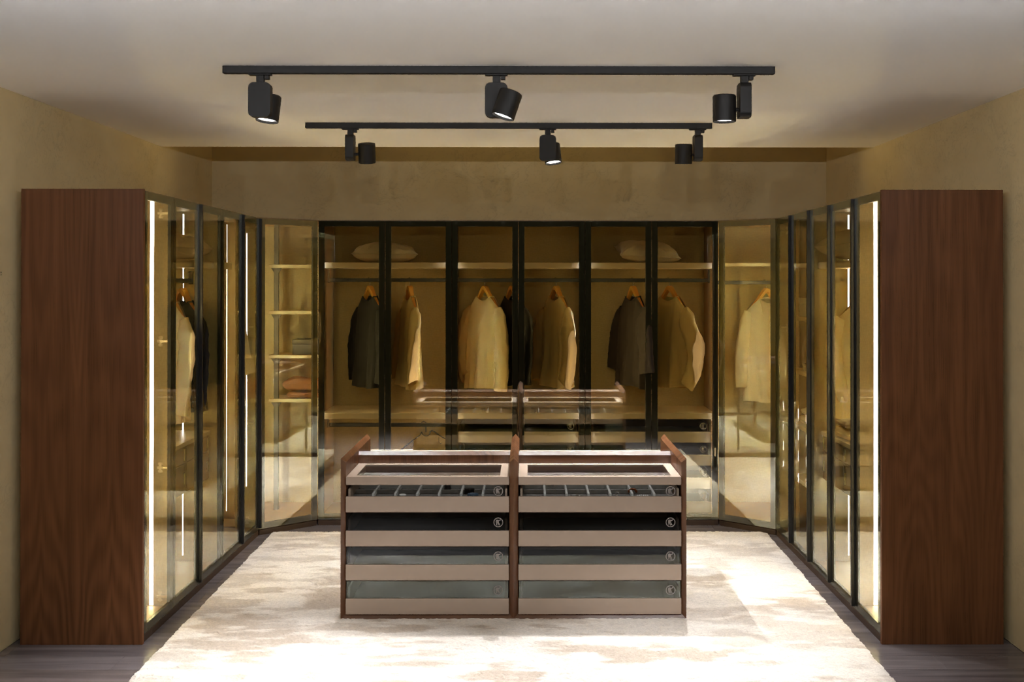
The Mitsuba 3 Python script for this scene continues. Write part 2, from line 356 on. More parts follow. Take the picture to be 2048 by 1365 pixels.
def rail(k, M, x0, x1, y, z, drop=0.075):
    """flat black hanging rail (top at z) on two end brackets"""
    r = put(k, 'hanging_rail', box(x0, x1, y - .0075, y + .0075, z - .030, z, .003), 'm_black', M)
    for xx in (x0, x1 - .012):
        put(r, 'bracket', box(xx, xx + .012, y - .014, y + .014, z - .036, z + drop - .03, .002), 'm_black', M)

# rear row: three double units
UW = 2 * DW
REAR = [frame((-XB + i * UW, 0, 0), (1, 0)) for i in range(3)]
for i, (M, name, lab) in enumerate(zip(REAR, range(3), ('leftmost double wardrobe of the rear row with an open lower rail',
                                           'central double wardrobe of the rear row without a pillow',
                                           'rightmost double wardrobe of the rear row with a tilted pillow above glass drawers'))):
    k = thing('wardrobe_unit', lab, 'wardrobe', 'double wardrobe units of the rear row')
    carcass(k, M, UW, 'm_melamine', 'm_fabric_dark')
    door(k, M, 0, DW); door(k, M, DW, UW)
    shelf(k, M, T0, UW - T0, .05, .59, 1.980)
    rail(k, M, T0 + .002, UW - T0 - .002, .30, 1.862, .095)
    for a, b, fc in ((T0 + .0005, T0 + .004, 'X'), (UW - T0 - .004, UW - T0 - .0005, 'x')): strip(k, M, a, b, .028, .038, .12, 2.24, STRIP_BACK, fc)
    if i == 0:
        put(k, 'lower_shelf', box(T0, UW - T0, .04, .59, .795, .840, .002), 'm_shelf', M)
        rail(k, M, T0 + .002, UW - T0 - .002, .30, .735, .07)
    put(k, 'latch', box(UW - .030, UW - .018, -.004, -.0005, .52, .585, .002), 'm_nickel', M) if i == 2 else None

# wings
def wing_frame(side, y0, w):
    return frame((-XW, y0, 0), (0, 1)) if side < 0 else frame((XW, y0 + w, 0), (0, -1))
WY = [-LW, -LW + DW, -LW + 3 * DW, -YC]
for side in (-1, 1):
    sn = 'left' if side < 0 else 'right'
    flip = (lambda w, x: x) if side < 0 else (lambda w, x: w - x)   # local x measured from the end nearest the camera
    # A: single unit at the near end with the walnut end panel
    w = DW; M = wing_frame(side, WY[0], w)
    k = thing('end_unit', 'narrow %s-hand wing wardrobe unit behind the %s walnut end panel' % (sn, 'book-matched' if side < 0 else 'swirling'), 'wardrobe')
    e0, e1 = (0, .024) if side < 0 else (w - .024, w)
    put(k, 'end_panel', box(e0, e1, 0.0, DEP, 0.0, H, .0006), 'm_walnut_left' if side < 0 else 'm_walnut_right', M, label='dark figured walnut end panel')
    carcass(k, M, w, 'm_fabric', 'm_fabric', left=side > 0, right=side < 0, a=.0245 if side < 0 else 0, b=0 if side < 0 else .0245)
    d0, d1 = (.024, w) if side < 0 else (0, w - .024)
    door(k, M, d0, d1, None if side < 0 else 'l')
    xs = w - T0 if side < 0 else T0
    if side < 0:
        for z in (2.205, 1.506, .816, .114): hinge(k, M, xs, .066, z, -1)
    sd = .114
    a, b = (xs - .003, xs - .0005) if side < 0 else (xs + .0005, xs + .003)
    strip(k, M, a, b, sd - .011, sd + .011, .066, 2.27, STRIP, 'x' if side < 0 else 'X')
    a, b = (.0245, .027) if side < 0 else (w - .027, w - .0245)
    strip(k, M, a, b, .128, .150, .066, 2.27, [q * .45 for q in STRIP], 'X' if side < 0 else 'x')  # unseen strip on the end panel, placed to light the divider opposite
    # B: double unit with hanging rail and drawers
    w = UW; M = wing_frame(side, WY[1], w)
    k = thing('wing_unit', '%s-hand wing wardrobe unit of two glass doors with %s and suspended drawers' % (sn, 'a coat rail' if side < 0 else 'a pillow shelf'), 'wardrobe')
    carcass(k, M, w, 'm_fabric', 'm_fabric')
    if side < 0: door(k, M, 0, DW, 'r'); door(k, M, DW, w)
    else: door(k, M, 0, DW, 'l'); door(k, M, DW, w, 'l')
    shelf(k, M, T0, w - T0, .05, .59, 1.960)
    rail(k, M, T0 + .002, w - T0 - .002, .195 if side < 0 else .29, 1.852)
    xs = w - T0 if side < 0 else T0
    a, b = (xs - .003, xs - .0005) if side < 0 else (xs + .0005, xs + .003)
    sd = .244
    strip(k, M, a, b, sd - .004, sd + .004, .10, 2.26, STRIP2, 'x' if side < 0 else 'X')
    a, b = (T0 + .0005, T0 + .003) if side < 0 else (w - T0 - .003, w - T0 - .0005)
    strip(k, M, a, b, .094, .106, .10, 2.26, STRIP2, 'X' if side < 0 else 'x')  # unseen strip facing away from the camera, placed to light the hanging clothes
    # C: double unit, open towards the corner
    M = wing_frame(side, WY[2], w)
    k = thing('wing_shelf_unit', '%s-hand wing wardrobe unit of two glass doors beside the corner with %s' % (sn, 'one high shelf' if side < 0 else 'open shelves holding boxes'), 'wardrobe')
    carcass(k, M, w, 'm_fabric', 'm_fabric', left=side < 0, right=side > 0)
    if side < 0: door(k, M, 0, DW, 'r'); door(k, M, DW, w, 'r')
    else: door(k, M, DW, w); door(k, M, 0, DW, 'r')
    fin = (w - T0, w) if side < 0 else (0, T0)
    put(k, 'hinge_post', box(fin[0], fin[1], .024, .17, .062, 2.276), 'm_fabric', M)
    for z in (2.205, 1.506, .816, .114): hinge(k, M, fin[0] if side < 0 else fin[1], .082, z, -1 if side < 0 else 1)
    if side < 0:
        shelf(k, M, T0, .42, .05, .59, 1.960)
    else:
        for z in (1.960, 1.60, 1.235, .865, .50): shelf(k, M, w - T0 - .68, w - T0, .05, .59, z, .03)
        put(k, 'upright_panel', box(w - T0 - .70, w - T0 - .681, .10, .19, .062, 2.276), 'm_melamine', M)
    # corner unit behind the slanted door
    k = thing('corner_unit', 'slanted corner wardrobe unit on the %s with %s' % (sn, 'open shelves on a dark post' if side < 0 else 'an ivory shirt hanging inside'), 'wardrobe')
    S = lambda pts: Polygon([(side * -x, y) for x, y in pts])
    foot = S([(-XW - .012, -YC + .010), (-XB - .012, .010 + .012), (-XB - .001, .60), (-XW - .60, .60), (-XW - .60, -YC)])
    def ext(p, z0, z1): 
        m = trimesh.creation.extrude_polygon(p, z1 - z0, engine='earcut'); m.apply_translation([0, 0, z0]); return m
    put(k, 'bottom_panel', ext(foot, .04, .062), 'm_melamine'); put(k, 'top_panel', ext(foot, 2.277, H), 'm_melamine')
    bx = lambda x0, x1, y0, y1, z0, z1: box(min(-side * x0, -side * x1), max(-side * x0, -side * x1), y0, y1, z0, z1)
    put(k, 'back_panel', bx(-XW - .612, -XW - .601, -YC, .612, .04, H), 'm_fabric')
    put(k, 'back_panel', bx(-XW - .60, -XB - .001, .601, .612, .04, H), 'm_fabric')
    M = frame((-XW, -YC, 0), (XW - XB, YC)) if side < 0 else frame((XB, 0, 0), (XW - XB, -YC))
    cw = math.hypot(XW - XB, YC)
    door(k, M, 0, cw)
    put(k, 'plinth', box(.004, cw - .004, .006, .022, 0, .039), 'm_plinth', M)
    strip(k, None, *sorted((-side * (-XW - .030), -side * (-XW - .050))), -YC + .0005, -YC + .004, .12, 2.25, STRIP2, 'Y')  # unseen strip behind the hinge post, placed to brighten the corner interior
    if side < 0:
        put(k, 'post', box(-1.901, -1.867, .28, .31, .062, 2.277), 'm_dark_metal')
        for z in (1.967, 1.608, 1.265, .925):
            s = put(k, 'shelf', box(-1.939, -1.53, .27, .595, z - .028, z, .002), 'm_shelf')
            put(s, 'bracket', hull([(-1.924, .285, z - .028), (-1.844, .285, z - .028), (-1.894, .285, z - .075), (-1.874, .285, z - .075), (-1.924, .305, z - .028), (-1.844, .305, z - .028), (-1.894, .305, z - .075), (-1.874, .305, z - .075)]), 'm_dark_metal')
        put(k, 'panel_post', box(-2.201, -2.096, -.06, -.04, .062, 2.277), 'm_melamine')
        strip(k, None, -2.180, -2.174, -.0635, -.0605, .12, 2.26, STRIP3, 'y')
        for z in (1.967, 1.608, 1.265, .925, .55): put(k, 'shelf', box(-2.46, -2.106, -.035, .59, z - .028, z, .002), 'm_shelf')
    else:
        put(k, 'shelf', box(1.53, 2.031, .25, .595, 1.955, 1.983, .002), 'm_shelf')
        put(k, 'hanging_rail', box(1.53, 2.42, .3425, .3575, 1.815, 1.845, .003), 'm_black')
        put(k, 'panel_post', box(2.164, 2.269, -.06, -.04, .062, 2.277), 'm_melamine')
        strip(k, None, 2.154, 2.1636, -.0635, -.0605, .12, 2.26, STRIP3, 'y')

# ------------------------------------------------------------------ drawer modules
def emblem_mesh():
    """ring with a stylised crested mark inside, unit radius, in the xz plane facing -y"""
    ring = Point(0, 0).buffer(1.0, 32).difference(Point(0, 0).buffer(.82, 32))
    S = lambda pts, w: LineString(pts).buffer(w, 6)
    mark = S([(-.36, .30), (-.10, .42), (.14, .34), (.42, .50)], .10).union(Polygon([(-.55, .30), (-.38, .56), (0, .56), (.18, .40), (.05, .05), (.10, -.12), (-.42, -.25), (-.50, 0)]))
    mark = mark.union(S([(-.36, -.05), (-.34, -.52)], .085)).union(S([(-.12, -.10), (-.02, -.62)], .075)).union(S([(.02, -.02), (.30, -.55)], .085))
    g = ring.union(mark)
    m = cat(*[trimesh.creation.extrude_polygon(q, .06, engine='earcut') for q in getattr(g, 'geoms', [g])])
    V = m.vertices.copy(); m = trimesh.Trimesh(np.c_[V[:, 0], -V[:, 2], V[:, 1]], m.faces, process=False); return m
EMB = emblem_mesh()
def drawer(parent, M, x0, x1, yf, depth, zb, band, glass, dark, tray=False, slats=6):
    """front: a bronze band with a sheet of smoked glass rising above it; behind it the box"""
    k = number(parent + '__drawer')
    zt = zb + band
    put(None, k, cat(box(x0, x1, yf, yf + .020, zb, zt), box(x0 + .01, x0 + .022, yf + .021, yf + depth, zb + .01, zt + glass * .62),
                     box(x1 - .022, x1 - .01, yf + .021, yf + depth, zb + .01, zt + glass * .62), box(x0 + .0225, x1 - .0225, yf + depth - .012, yf + depth, zb + .01, zt + glass * .62),
                     box(x0 + .0225, x1 - .0225, yf + .021, yf + depth - .0125, zb + .010, zb + .018)), 'm_bronze' , M)
    put(k, 'glass_front', quad((x0 + .004, yf + .006, zt), (x1 - .004, yf + .006, zt), (x1 - .004, yf + .006, zt + glass), (x0 + .004, yf + .006, zt + glass)), 'm_clear' if tray else 'm_smoke', M, label='smoked glass drawer front')
    E = EMB.copy(); E.apply_scale(.0262); E.apply_translation([x1 - .058, yf + .0058, zt + glass * .47])
    put(k, 'emblem', E, 'm_emblem', M, label='round printed emblem')
    xi0, xi1, yi0, yi1 = x0 + .024, x1 - .024, yf + .024, yf + depth - .014
    put(k, 'liner', box(xi0, xi1, yi0, yi1, zb + .0185, zt - (.012 if tray else .02)), 'm_tray_dark', M)
    if tray:
        n = slats
        for i in range(n):
            xx = xi0 + (xi1 - xi0) * (i + 1) / (n + 1)
            put(k, 'divider', box(xx - .006, xx + .006, yi0 + .004, yi1 - .004, zt - .0118, zt + .012), 'm_tray', M)
        for yy in (yi0 + (yi1 - yi0) * .30, yi0 + (yi1 - yi0) * .68):
            for i in range(n + 1):
                a = xi0 + (xi1 - xi0) * i / (n + 1) + .0065; b = xi0 + (xi1 - xi0) * (i + 1) / (n + 1) - .0065
                put(k, 'cross_divider', box(a, b, yy - .002, yy + .002, zt - .0118, zt + .011, .0004), 'm_tray', M)
    return k
IW, ID, IH, IT = 0.932, 0.5125, 0.8637, 0.024
def board(axis, sgn, W, D, Hh, t):
    """a mitred board of the open case: outer face full size, inner face set back by t at its edges"""
    e = 0.0015
    if axis == 'x':
        xo = 0 if sgn < 0 else W; xi = t if sgn < 0 else W - t
        return hull([(xo, y, z) for y in (0, D) for z in (0, Hh)] + [(xi, y, z) for y in (t, D - e) for z in (t, Hh - t)])
    if axis == 'y':
        return hull([(x, D, z) for x in (0 + e, W - e) for z in (0, Hh - .034)] + [(x, D - t, z) for x in (t, W - t) for z in (t, Hh - .034 - t * .8)])
    return hull([(x, y, 0) for x in (0, W) for y in (0, D)] + [(x, y, t) for x in (t, W - t) for y in (t, D - t)])
ROT = 0.0017
ISL = mat4((-0.0013, -1.9497, 0.0135), ROT)
def island_unit(label, M, back):
    k = thing('island_unit', label, 'drawer cabinet', 'back-to-back walnut island cabinets')
    put(k, 'side_panel', board('x', -1, IW, ID, IH, IT), 'm_walnut_up', M); put(k, 'side_panel', board('x', 1, IW, ID, IH, IT), 'm_walnut_up', M)
    put(k, 'back_panel', board('y', 1, IW, ID, IH, IT), back, M)
    put(k, 'bottom_panel', board('z', -1, IW, ID, IH, IT), 'm_walnut_along', M)
    a, b = IT + .0015, IW - IT - .0015
    # lid: frame round a smoked glass window
    L = number(k + '__lid'); z0, z1 = .720, .7635; y0, y1 = .014, ID - IT - .003; mx, my = .050, .050
    put(None, L, cat(box(a, b, y0, y0 + my, z0, z1), box(a, b, y1 - my, y1, z0, z1), box(a, a + mx, y0 + my, y1 - my, z0, z1), box(b - mx, b, y0 + my, y1 - my, z0, z1)), 'm_bronze', M)
    labels[L] = {'label': 'beige display lid framing a smoked glass window'}
    put(L, 'glass_window', quad((a + mx, y0 + my, z1 - .004), (b - mx, y0 + my, z1 - .004), (b - mx, y1 - my, z1 - .004), (a + mx, y1 - my, z1 - .004)), 'm_smoke', M)
    for i, zb in enumerate((.572, .388, .2045, .0215)):
        drawer(k, M, a, b, .012, ID - IT - .03, zb, .085, .062 if i == 0 else .094, i > 0, tray=(i == 0))
    return k
S2 = lambda x, rot: ISL @ mat4((x, 0, 0), 0) @ mat4((0, 0, 0), rot)
FRONT = [ISL @ mat4((-IW, -ID, 0)), ISL @ mat4((0, -ID, 0))]
BACK = [ISL @ mat4((0, ID, 0), PI), ISL @ mat4((IW, ID, 0), PI)]
island_unit('walnut island drawer cabinet nearest the camera, left one of the front pair', FRONT[0], 'm_walnut_up')
island_unit('walnut island drawer cabinet nearest the camera, right one of the front pair', FRONT[1], 'm_walnut_along')
island_unit('walnut island drawer cabinet facing the rear wardrobes, behind the left front one', BACK[0], 'm_walnut_up')
island_unit('walnut island drawer cabinet facing the rear wardrobes, behind the right front one', BACK[1], 'm_walnut_up')

# glass drawer chests inside the middle and right rear units
for i, lab in ((1, 'beige chest of dark glass drawers at the bottom of the central rear wardrobe'), (2, 'beige chest of dark glass drawers at the bottom of the rightmost rear wardrobe')):
    M = REAR[i]; k = thing('drawer_chest', lab, 'chest of drawers', 'glass drawer chests in the rear wardrobes')
    x0, x1 = T0 + .001, UW - T0 - .001
    put(k, 'top_panel', box(x0, x1, .045, .59, .795, .840, .002), 'm_shelf', M)
    put(k, 'side_panel', box(x0, x0 + .026, .045, .59, .063, .794), 'm_shelf', M); put(k, 'side_panel', box(x1 - .026, x1, .045, .59, .063, .794), 'm_shelf', M)
    for j, zb in enumerate((.615, .440, .265, .085)): drawer(k, M, x0 + .028, x1 - .028, .055, .50, zb, .083, .088, True, tray=False)

# suspended drawers in the wing units
for side in (-1, 1):
    M = wing_frame(side, WY[1], UW)
    k = thing('suspended_drawers', 'brown suspended drawer block inside the %s wing below the %s' % (('left', 'hanging sand jacket') if side < 0 else ('right', 'hanging sand top')), 'drawers', 'suspended drawer blocks')
    put(k, 'top_panel', box(T0 + .001, UW - T0 - .001, .07, .59, .865, .89), 'm_shelf', M)
    put(k, 'body', box(T0 + .001, UW - T0 - .001, .10, .59, .585, .864), 'm_melamine', M)
    for c in range(2):
        xa = T0 + .004 + c * (UW / 2 - T0); xb = xa + UW / 2 - T0 - .008
        for z0, z1 in ((.765, .862), (.587, .760)):
            d = put(k, 'drawer', box(xa, xb, .080, .099, z0, z1, .002), 'm_melamine', M)
            xh = xa + .05 if side > 0 else xb - .05
            put(d, 'handle', box(xh - .006, xh + .006, .070, .0795, (z0 + z1) / 2 - .035, (z0 + z1) / 2 + .035, .002), 'm_brass', M, label='small brass pull')

# ------------------------------------------------------------------ hangers and clothes
def hanger(label, P, yaw, wood=True, group='wooden hangers on the wardrobe rails'):
    M = mat4(P, yaw)
    k = thing('clothes_hanger', label, 'hanger', group)
    arms = []
    pts = [(0, -.072, .014, .020), (.024, -.086, .017, .019), (.085, -.156, .016, .013), (.14, -.205, .012, .010), (.185, -.245, .008, .008)]
    for s in (-1, 1):
        for (xa, za, ha, da), (xb, zb, hb, db) in zip(pts[:-1], pts[1:]):
            arms.append(hull([(s * xa, q * da, za + e * ha) for q in (-1, 1) for e in (-1, 1)] + [(s * xb, q * db, zb + e * hb) for q in (-1, 1) for e in (-1, 1)] +
                             [(s * xa, q * da * 1.1, za) for q in (-1, 1)] + [(s * xb, q * db * 1.1, zb) for q in (-1, 1)]))
    put(k, 'shoulders', cat(*arms), 'm_hanger', M, smooth=40)
    t = np.linspace(-.3, PI * 1.0, 14)
    hook = [(0, 0, -.060), (0, 0, -.032)] + [(-.018 + .0185 * math.cos(a), 0, -.012 + .018 * math.sin(a)) for a in t[3:]]
    put(k, 'hook', tube(hook, .0022, 8), 'm_chrome', M, smooth=True)
    return M
def garment(name, label, cat_, P, yaw, m, L=.84, sleeve=((.175, -.245), (.235, -.42), (.245, -.60), (.225, -.80)), sl2=None, sw=.075, seed=0, hemw=.235, depth=.075, fy=-.03, neck=.10, folds=6, group=None, plane=0.0, cuff=.9):
    M = mat4(P, yaw); k = thing(name, label, cat_, group)
    n, R = 96, 40
    th = np.arange(n) * 2 * PI / n; t = np.linspace(0, 1, R)[:, None]
    c, s = np.cos(th)[None], np.sin(th)[None]
    wt = np.interp(t, [0, .06, .16, .5, 1], [.19, .20, .205, .222, hemw])
    dt = np.interp(t, [0, .05, .2, .6, 1], [.021, .036, .052, .062, depth])
    ph = seed * 1.9
    fold = 1 + (t ** 1.2) * (.30 * np.sin(folds * th + ph)[None] + .16 * np.sin((folds * 2 + 1) * th + ph * 2.3)[None])
    sg = lambda v, p: np.sign(v) * np.abs(v) ** p
    X = wt * sg(c, .8) * (1 + (t ** 1.5) * .03 * np.sin(4 * th + ph)); Y = -dt * sg(s, .9) * fold
    x0 = .19 * sg(c, .8)
    nk = np.clip(1 - (x0 / neck) ** 2, 0, 1)
    nk = np.clip(1 - (x0 / neck) ** 2, 0, 1)
    ax = np.abs(x0)
    zt = np.interp(ax, [0, neck * .9, .14, .19], [-.136, -.136, -.180, -.228]) - nk * np.where(s > 0, .042, .008)
    Z = zt * (1 - t) + t * (-L + .012 * np.sin(2 * th + ph) * t)
    V = np.stack([X + 0 * Z, Y + 0 * Z, Z], -1)
    wr = meshkit.fbm(V.reshape(-1, 3) * [16, 16, 5] + seed * 5, 3, seed).reshape(R, n) - .5
    V[..., 1] += -np.sign(s) * wr * .020 * np.minimum(1, t * 6)
    V[..., 1] += plane * t * np.ones_like(s)
    body = trimesh.Trimesh(V.reshape(-1, 3), grid_faces(R, n), process=False)
    put(k, 'body', body, m, M, smooth=True)
    ring = V[0][np.abs(x0[0]) < neck * 1.06]
    order = np.argsort(np.arctan2(ring[:, 1], ring[:, 0] / 8)); loop = ring[order]; loop = np.vstack([loop, loop[:1]])
    put(k, 'neckband', tube(loop + [0, 0, .001], .0035, 6, False), m, M, smooth=True)
    for q, pts in ((-1, sleeve), (1, sl2 or sleeve)):
        pts = np.array(pts, float); d = np.r_[0, np.cumsum(np.linalg.norm(np.diff(pts, axis=0), axis=1))]
        u = np.linspace(0, 1, 30); dd = u * d[-1]
        from scipy.interpolate import PchipInterpolator
        cx, cz = PchipInterpolator(d, pts[:, 0])(dd), PchipInterpolator(d, pts[:, 1])(dd)
        a = np.interp(u, [0, .12, .5, 1], [.045, sw * .92, sw, sw * cuff]); b = np.interp(u, [0, .15, .5, 1], [.020, .036, .036, .028])
        tx, tz = np.gradient(cx), np.gradient(cz); nn = np.hypot(tx, tz); ex, ez = -tz / nn, tx / nn
        f2 = np.arange(40) * 2 * PI / 40
        C = np.cos(f2)[None]; Q = np.sin(f2)[None]
        SV = np.stack([q * (cx[:, None] + a[:, None] * C * ex[:, None]), fy * u[:, None] - b[:, None] * Q * (1 + .25 * np.sin(3 * f2 + seed + q))[None], cz[:, None] + a[:, None] * C * ez[:, None]], -1)
        wr = meshkit.fbm(SV.reshape(-1, 3) * [22, 22, 15] + seed * 3 + q, 3, seed + 2).reshape(30, 40) - .5
        SV[..., 1] += wr * .022; SV[..., 0] += wr * .010
        f = grid_faces(30, 40); f = f if q < 0 else f[:, ::-1]
        put(k, 'sleeve', trimesh.Trimesh(SV.reshape(-1, 3), f, process=False), m, M, smooth=True)
    return k, M
RZ, RY = 1.862, .30
REARC = [
    # x, yaw, material, label, kwargs
    (-1.194, -.98, 'm_cloth_black', 'charcoal brown long top hanging leftmost in the rear row', dict(seed=1)),
    (-.884, -1.22, 'm_cloth_sand', 'sand coloured top turned sideways beside the leftmost charcoal one', dict(seed=2, sl2=((.165, -.235), (.215, -.45), (.245, -.65), (.285, -.80)), sw=.115, cuff=1.05, fy=-.05)),
    (-.300, -.93, 'm_cloth_sand', 'sand coloured round-neck top in the centre, facing the camera, sleeves bent outwards', dict(seed=3, sleeve=((.165, -.235), (.265, -.40), (.315, -.54), (.20, -.78)), sl2=((.165, -.235), (.225, -.45), (.25, -.62), (.25, -.86)), L=.86, sw=.085)),
    (-.085, -1.05, 'm_cloth_black', 'black long top half hidden behind the middle door post', dict(seed=4, L=.82)),
    (.257, -1.12, 'm_cloth_sand', 'sand coloured top turned sideways right of the black one', dict(seed=5, sl2=((.165, -.235), (.24, -.45), (.285, -.60), (.245, -.80)), sw=.10, cuff=1.0, fy=-.05)),
    (.855, -1.20, 'm_cloth_plum', 'charcoal brown long top in the rightmost rear wardrobe', dict(seed=6, sleeve=((.165, -.235), (.235, -.42), (.275, -.58), (.30, -.72)), sw=.10, cuff=1.05)),
    (1.140, -.98, 'm_cloth_sand', 'sand coloured top rightmost in the rear row, one sleeve bent forward', dict(seed=7, sl2=((.165, -.235), (.25, -.42), (.325, -.55), (.235, -.81)), sw=.092, cuff=.8, fy=-.03)),
]
ORD = ['first', 'second', 'third', 'fourth', 'fifth', 'sixth', 'seventh']
for i, (x, yaw, m, lab, kw) in enumerate(REARC):
    hanger('wooden hanger with metal hook, %s from the left along the rear rails' % ORD[i], (x + .036, RY, RZ), yaw)
    garment('hanging_top', lab, 'top', (x + .036, RY, RZ), yaw, m, group='tops hanging in the rear row', **kw)

# left wing: sand jacket in front, black coat behind
LX = -XW - .29
hanger('wooden hanger holding the sand jacket in the left wing', (-2.06, -1.84, 1.852), -.75)
k, M = garment('jacket', 'sand coloured buttoned jacket hanging in the left wing', 'jacket', (-2.06, -1.84, 1.852), -.75, 'm_cloth_sand', L=.84, hemw=.21, seed=8, sleeve=((.175, -.245), (.225, -.42), (.22, -.60), (.20, -.79)), sw=.062)
for z in (-.36, -.52, -.68): put(k, 'button', cyl((0.02, -.062, z), (0.02, -.074, z), .009, 14), 'm_button', M)
hanger('wooden hanger holding the black coat behind the sand jacket', (-2.06, -1.55, 1.852), -.75)
garment('coat', 'black coat hanging behind the sand jacket in the left wing', 'coat', (-2.06, -1.55, 1.852), -.75, 'm_cloth_black', L=.80, hemw=.215, seed=9, sl2=((.175, -.245), (.225, -.42), (.235, -.60), (.225, -.78)), sw=.064)
# right wing
hanger('wooden hanger holding the top in the right wing', (XW + .295, -1.66, 1.852), .08)
garment('hanging_top', 'sand coloured top with a bent sleeve hanging in the right wing', 'top', (XW + .295, -1.66, 1.852), .08, 'm_cloth_sand', L=.84, seed=10, sleeve=((.175, -.245), (.225, -.40), (.215, -.52), (.15, -.76)), sw=.052)
# right corner: ivory shirt with collar and buttons
hanger('wooden hanger holding the ivory shirt in the right corner', (1.940, .35, 1.845), .50)
k, M = garment('shirt', 'ivory collared shirt with a button placket hanging in the right corner', 'shirt', (1.940, .35, 1.845), .50, 'm_cloth_ivory', L=.94, hemw=.22, seed=11, sleeve=((.175, -.245), (.235, -.45), (.27, -.66), (.27, -.82)), sw=.058, neck=.08)
col = []
for s in (-1, 1): col.append(hull([(s * .012, -.036, -.205), (s * .075, -.052, -.245), (s * .085, -.034, -.150), (s * .02, -.030, -.190), (s * .012, -.030, -.205), (s * .075, -.045, -.245), (s * .085, -.020, -.145)]))
col.append(tube([(.075 * math.cos(a), .028 * math.sin(a) - .005, -.138 - .030 * (1 - math.sin(a)) / 2) for a in np.linspace(-.6, PI + .6, 18)], .012, 8))
put(k, 'collar', cat(*col), 'm_cloth_ivory', M, smooth=40)
put(k, 'placket', hull([(x, y, z) for x in (-.016, .016) for y, z in ((-.058, -.225), (-.050, -.225), (-.072, -.55), (-.085, -.90), (-.062, -.90))]), 'm_cloth_ivory', M)
for z in np.linspace(-.27, -.84, 6): put(k, 'button', cyl((0, -.060 - .026 * (-z - .2) / .7, z), (0, -.066 - .026 * (-z - .2) / .7, z), .006, 12), 'm_white', M)

# the empty wire hanger on the low rail
def wire_hanger(label, P, yaw):
    M = mat4(P, yaw); k = thing('wire_hanger', label, 'hanger')
    t = np.linspace(-.2, PI * 1.15, 16)
    put(k, 'hook', tube([(0, 0, -.075), (0, 0, -.03)] + [(-.02 + .020 * math.cos(a), 0, -.014 + .020 * math.sin(a)) for a in t[2:]], .004, 8), 'm_black', M, smooth=True)
    dip = [(-.0 + .035 * math.cos(a), 0, -.075 + .03 * math.sin(a)) for a in np.linspace(PI, 2 * PI, 12)]
    left = [(-.20, 0, -.215), (-.12, 0, -.150), (-.05, 0, -.098)]
    right = [(.05, 0, -.062), (.12, 0, -.098), (.20, 0, -.14), (.232, 0, -.18), (.222, 0, -.225), (.18, 0, -.245), (.10, 0, -.250), (0, 0, -.250), (-.12, 0, -.250), (-.21, 0, -.240), (-.215, 0, -.225), (-.20, 0, -.215)]
    P_ = np.array(left + dip + right); d = np.r_[0, np.cumsum(np.linalg.norm(np.diff(P_, axis=0), axis=1))]
    from scipy.interpolate import PchipInterpolator
    u = np.linspace(0, d[-1], 120); put(k, 'frame', tube(np.c_[PchipInterpolator(d, P_[:, 0])(u), 0 * u, PchipInterpolator(d, P_[:, 2])(u)], .0045, 8), 'm_black', M, smooth=True)
    for s in (-1, 1): put(k, 'loop_notch', tube([(s * .11, 0, -.105 if s > 0 else -.15), (s * .11, 0, -.15 if s > 0 else -.19), (s * .125, 0, -.16 if s > 0 else -.2), (s * .135, 0, -.15 if s > 0 else -.19)], .0025, 6), 'm_black', M, smooth=True)
wire_hanger('empty black wire hanger on the low rail of the leftmost rear wardrobe', (-.721, .30, .738), -.35)

# ------------------------------------------------------------------ pillows
def pillow(label, P, yaw, tilt, w, h, d, seed):
    """a stuffed linen pillow lying flat: w wide, d deep, h thick, pinched towards its four corners"""
    n = 44
    u = np.linspace(-1, 1, n); U, V = np.meshgrid(u, u)
    rim = lambda a: 1 - .10 * (1 - a ** 2) ** 1.0
    X = w / 2 * U * rim(V); Y = d / 2 * V * rim(U)
    prof = np.clip((1 - np.abs(U) ** 2.6) * (1 - np.abs(V) ** 2.6), 0, 1) ** .42
    w1 = meshkit.fbm(np.stack([U * 3, V * 3, 0 * U], -1), 3, seed) - .5
    w2 = meshkit.fbm(np.stack([U * 3 + 9, V * 3, 0 * U], -1), 3, seed + 1) - .5
    ang = np.arctan2(V, U); rad = np.hypot(U, V)
    pucker = np.sin(ang * 22 + seed) * np.clip(rad - .55, 0, 1) * .012
    top = h * .56 * prof + (w1 * .030 + pucker) * np.minimum(1, prof * 2); bot = -h * .44 * prof ** .8 + w2 * .01 * prof
    mesh = trimesh.Trimesh(np.vstack([np.stack([X, Y, top], -1).reshape(-1, 3), np.stack([X, Y, bot], -1).reshape(-1, 3)]), np.vstack([grid_faces(n, n, False), grid_faces(n, n, False)[:, ::-1] + n * n]), process=False)
    R = trimesh.transformations.rotation_matrix(tilt, [1, .25, 0])
    mesh.apply_transform(R); mesh.apply_translation([0, 0, -mesh.vertices[:, 2].min()])
    k = thing('pillow', label, 'pillow', 'linen pillows on the top shelves')
    put(k, 'cover', mesh, 'm_linen', mat4(P, yaw), smooth=60)
    edge = np.concatenate([np.c_[u, -np.ones(n)], np.c_[np.ones(n), u], np.c_[-u, np.ones(n)], np.c_[-np.ones(n), -u]])
    ex = w / 2 * edge[:, 0] * rim(edge[:, 1]); ey = d / 2 * edge[:, 1] * rim(edge[:, 0])
    E = trimesh.transform_points(np.c_[ex, ey, 0 * ex], R); 
    base = trimesh.transform_points(np.stack([X, Y, bot], -1).reshape(-1, 3), R)[:, 2].min(); E[:, 2] -= base
    keep = np.r_[True, np.linalg.norm(np.diff(E, axis=0), axis=1) > 1e-4]; E = E[keep]
    put(k, 'piping', tube(E, .0035, 6), 'm_linen', mat4(P, yaw), smooth=True)
pillow('linen pillow lying flat on the shelf of the leftmost rear wardrobe', (-1.039, .30, 1.981), .10, .02, .50, .155, .40, 1)
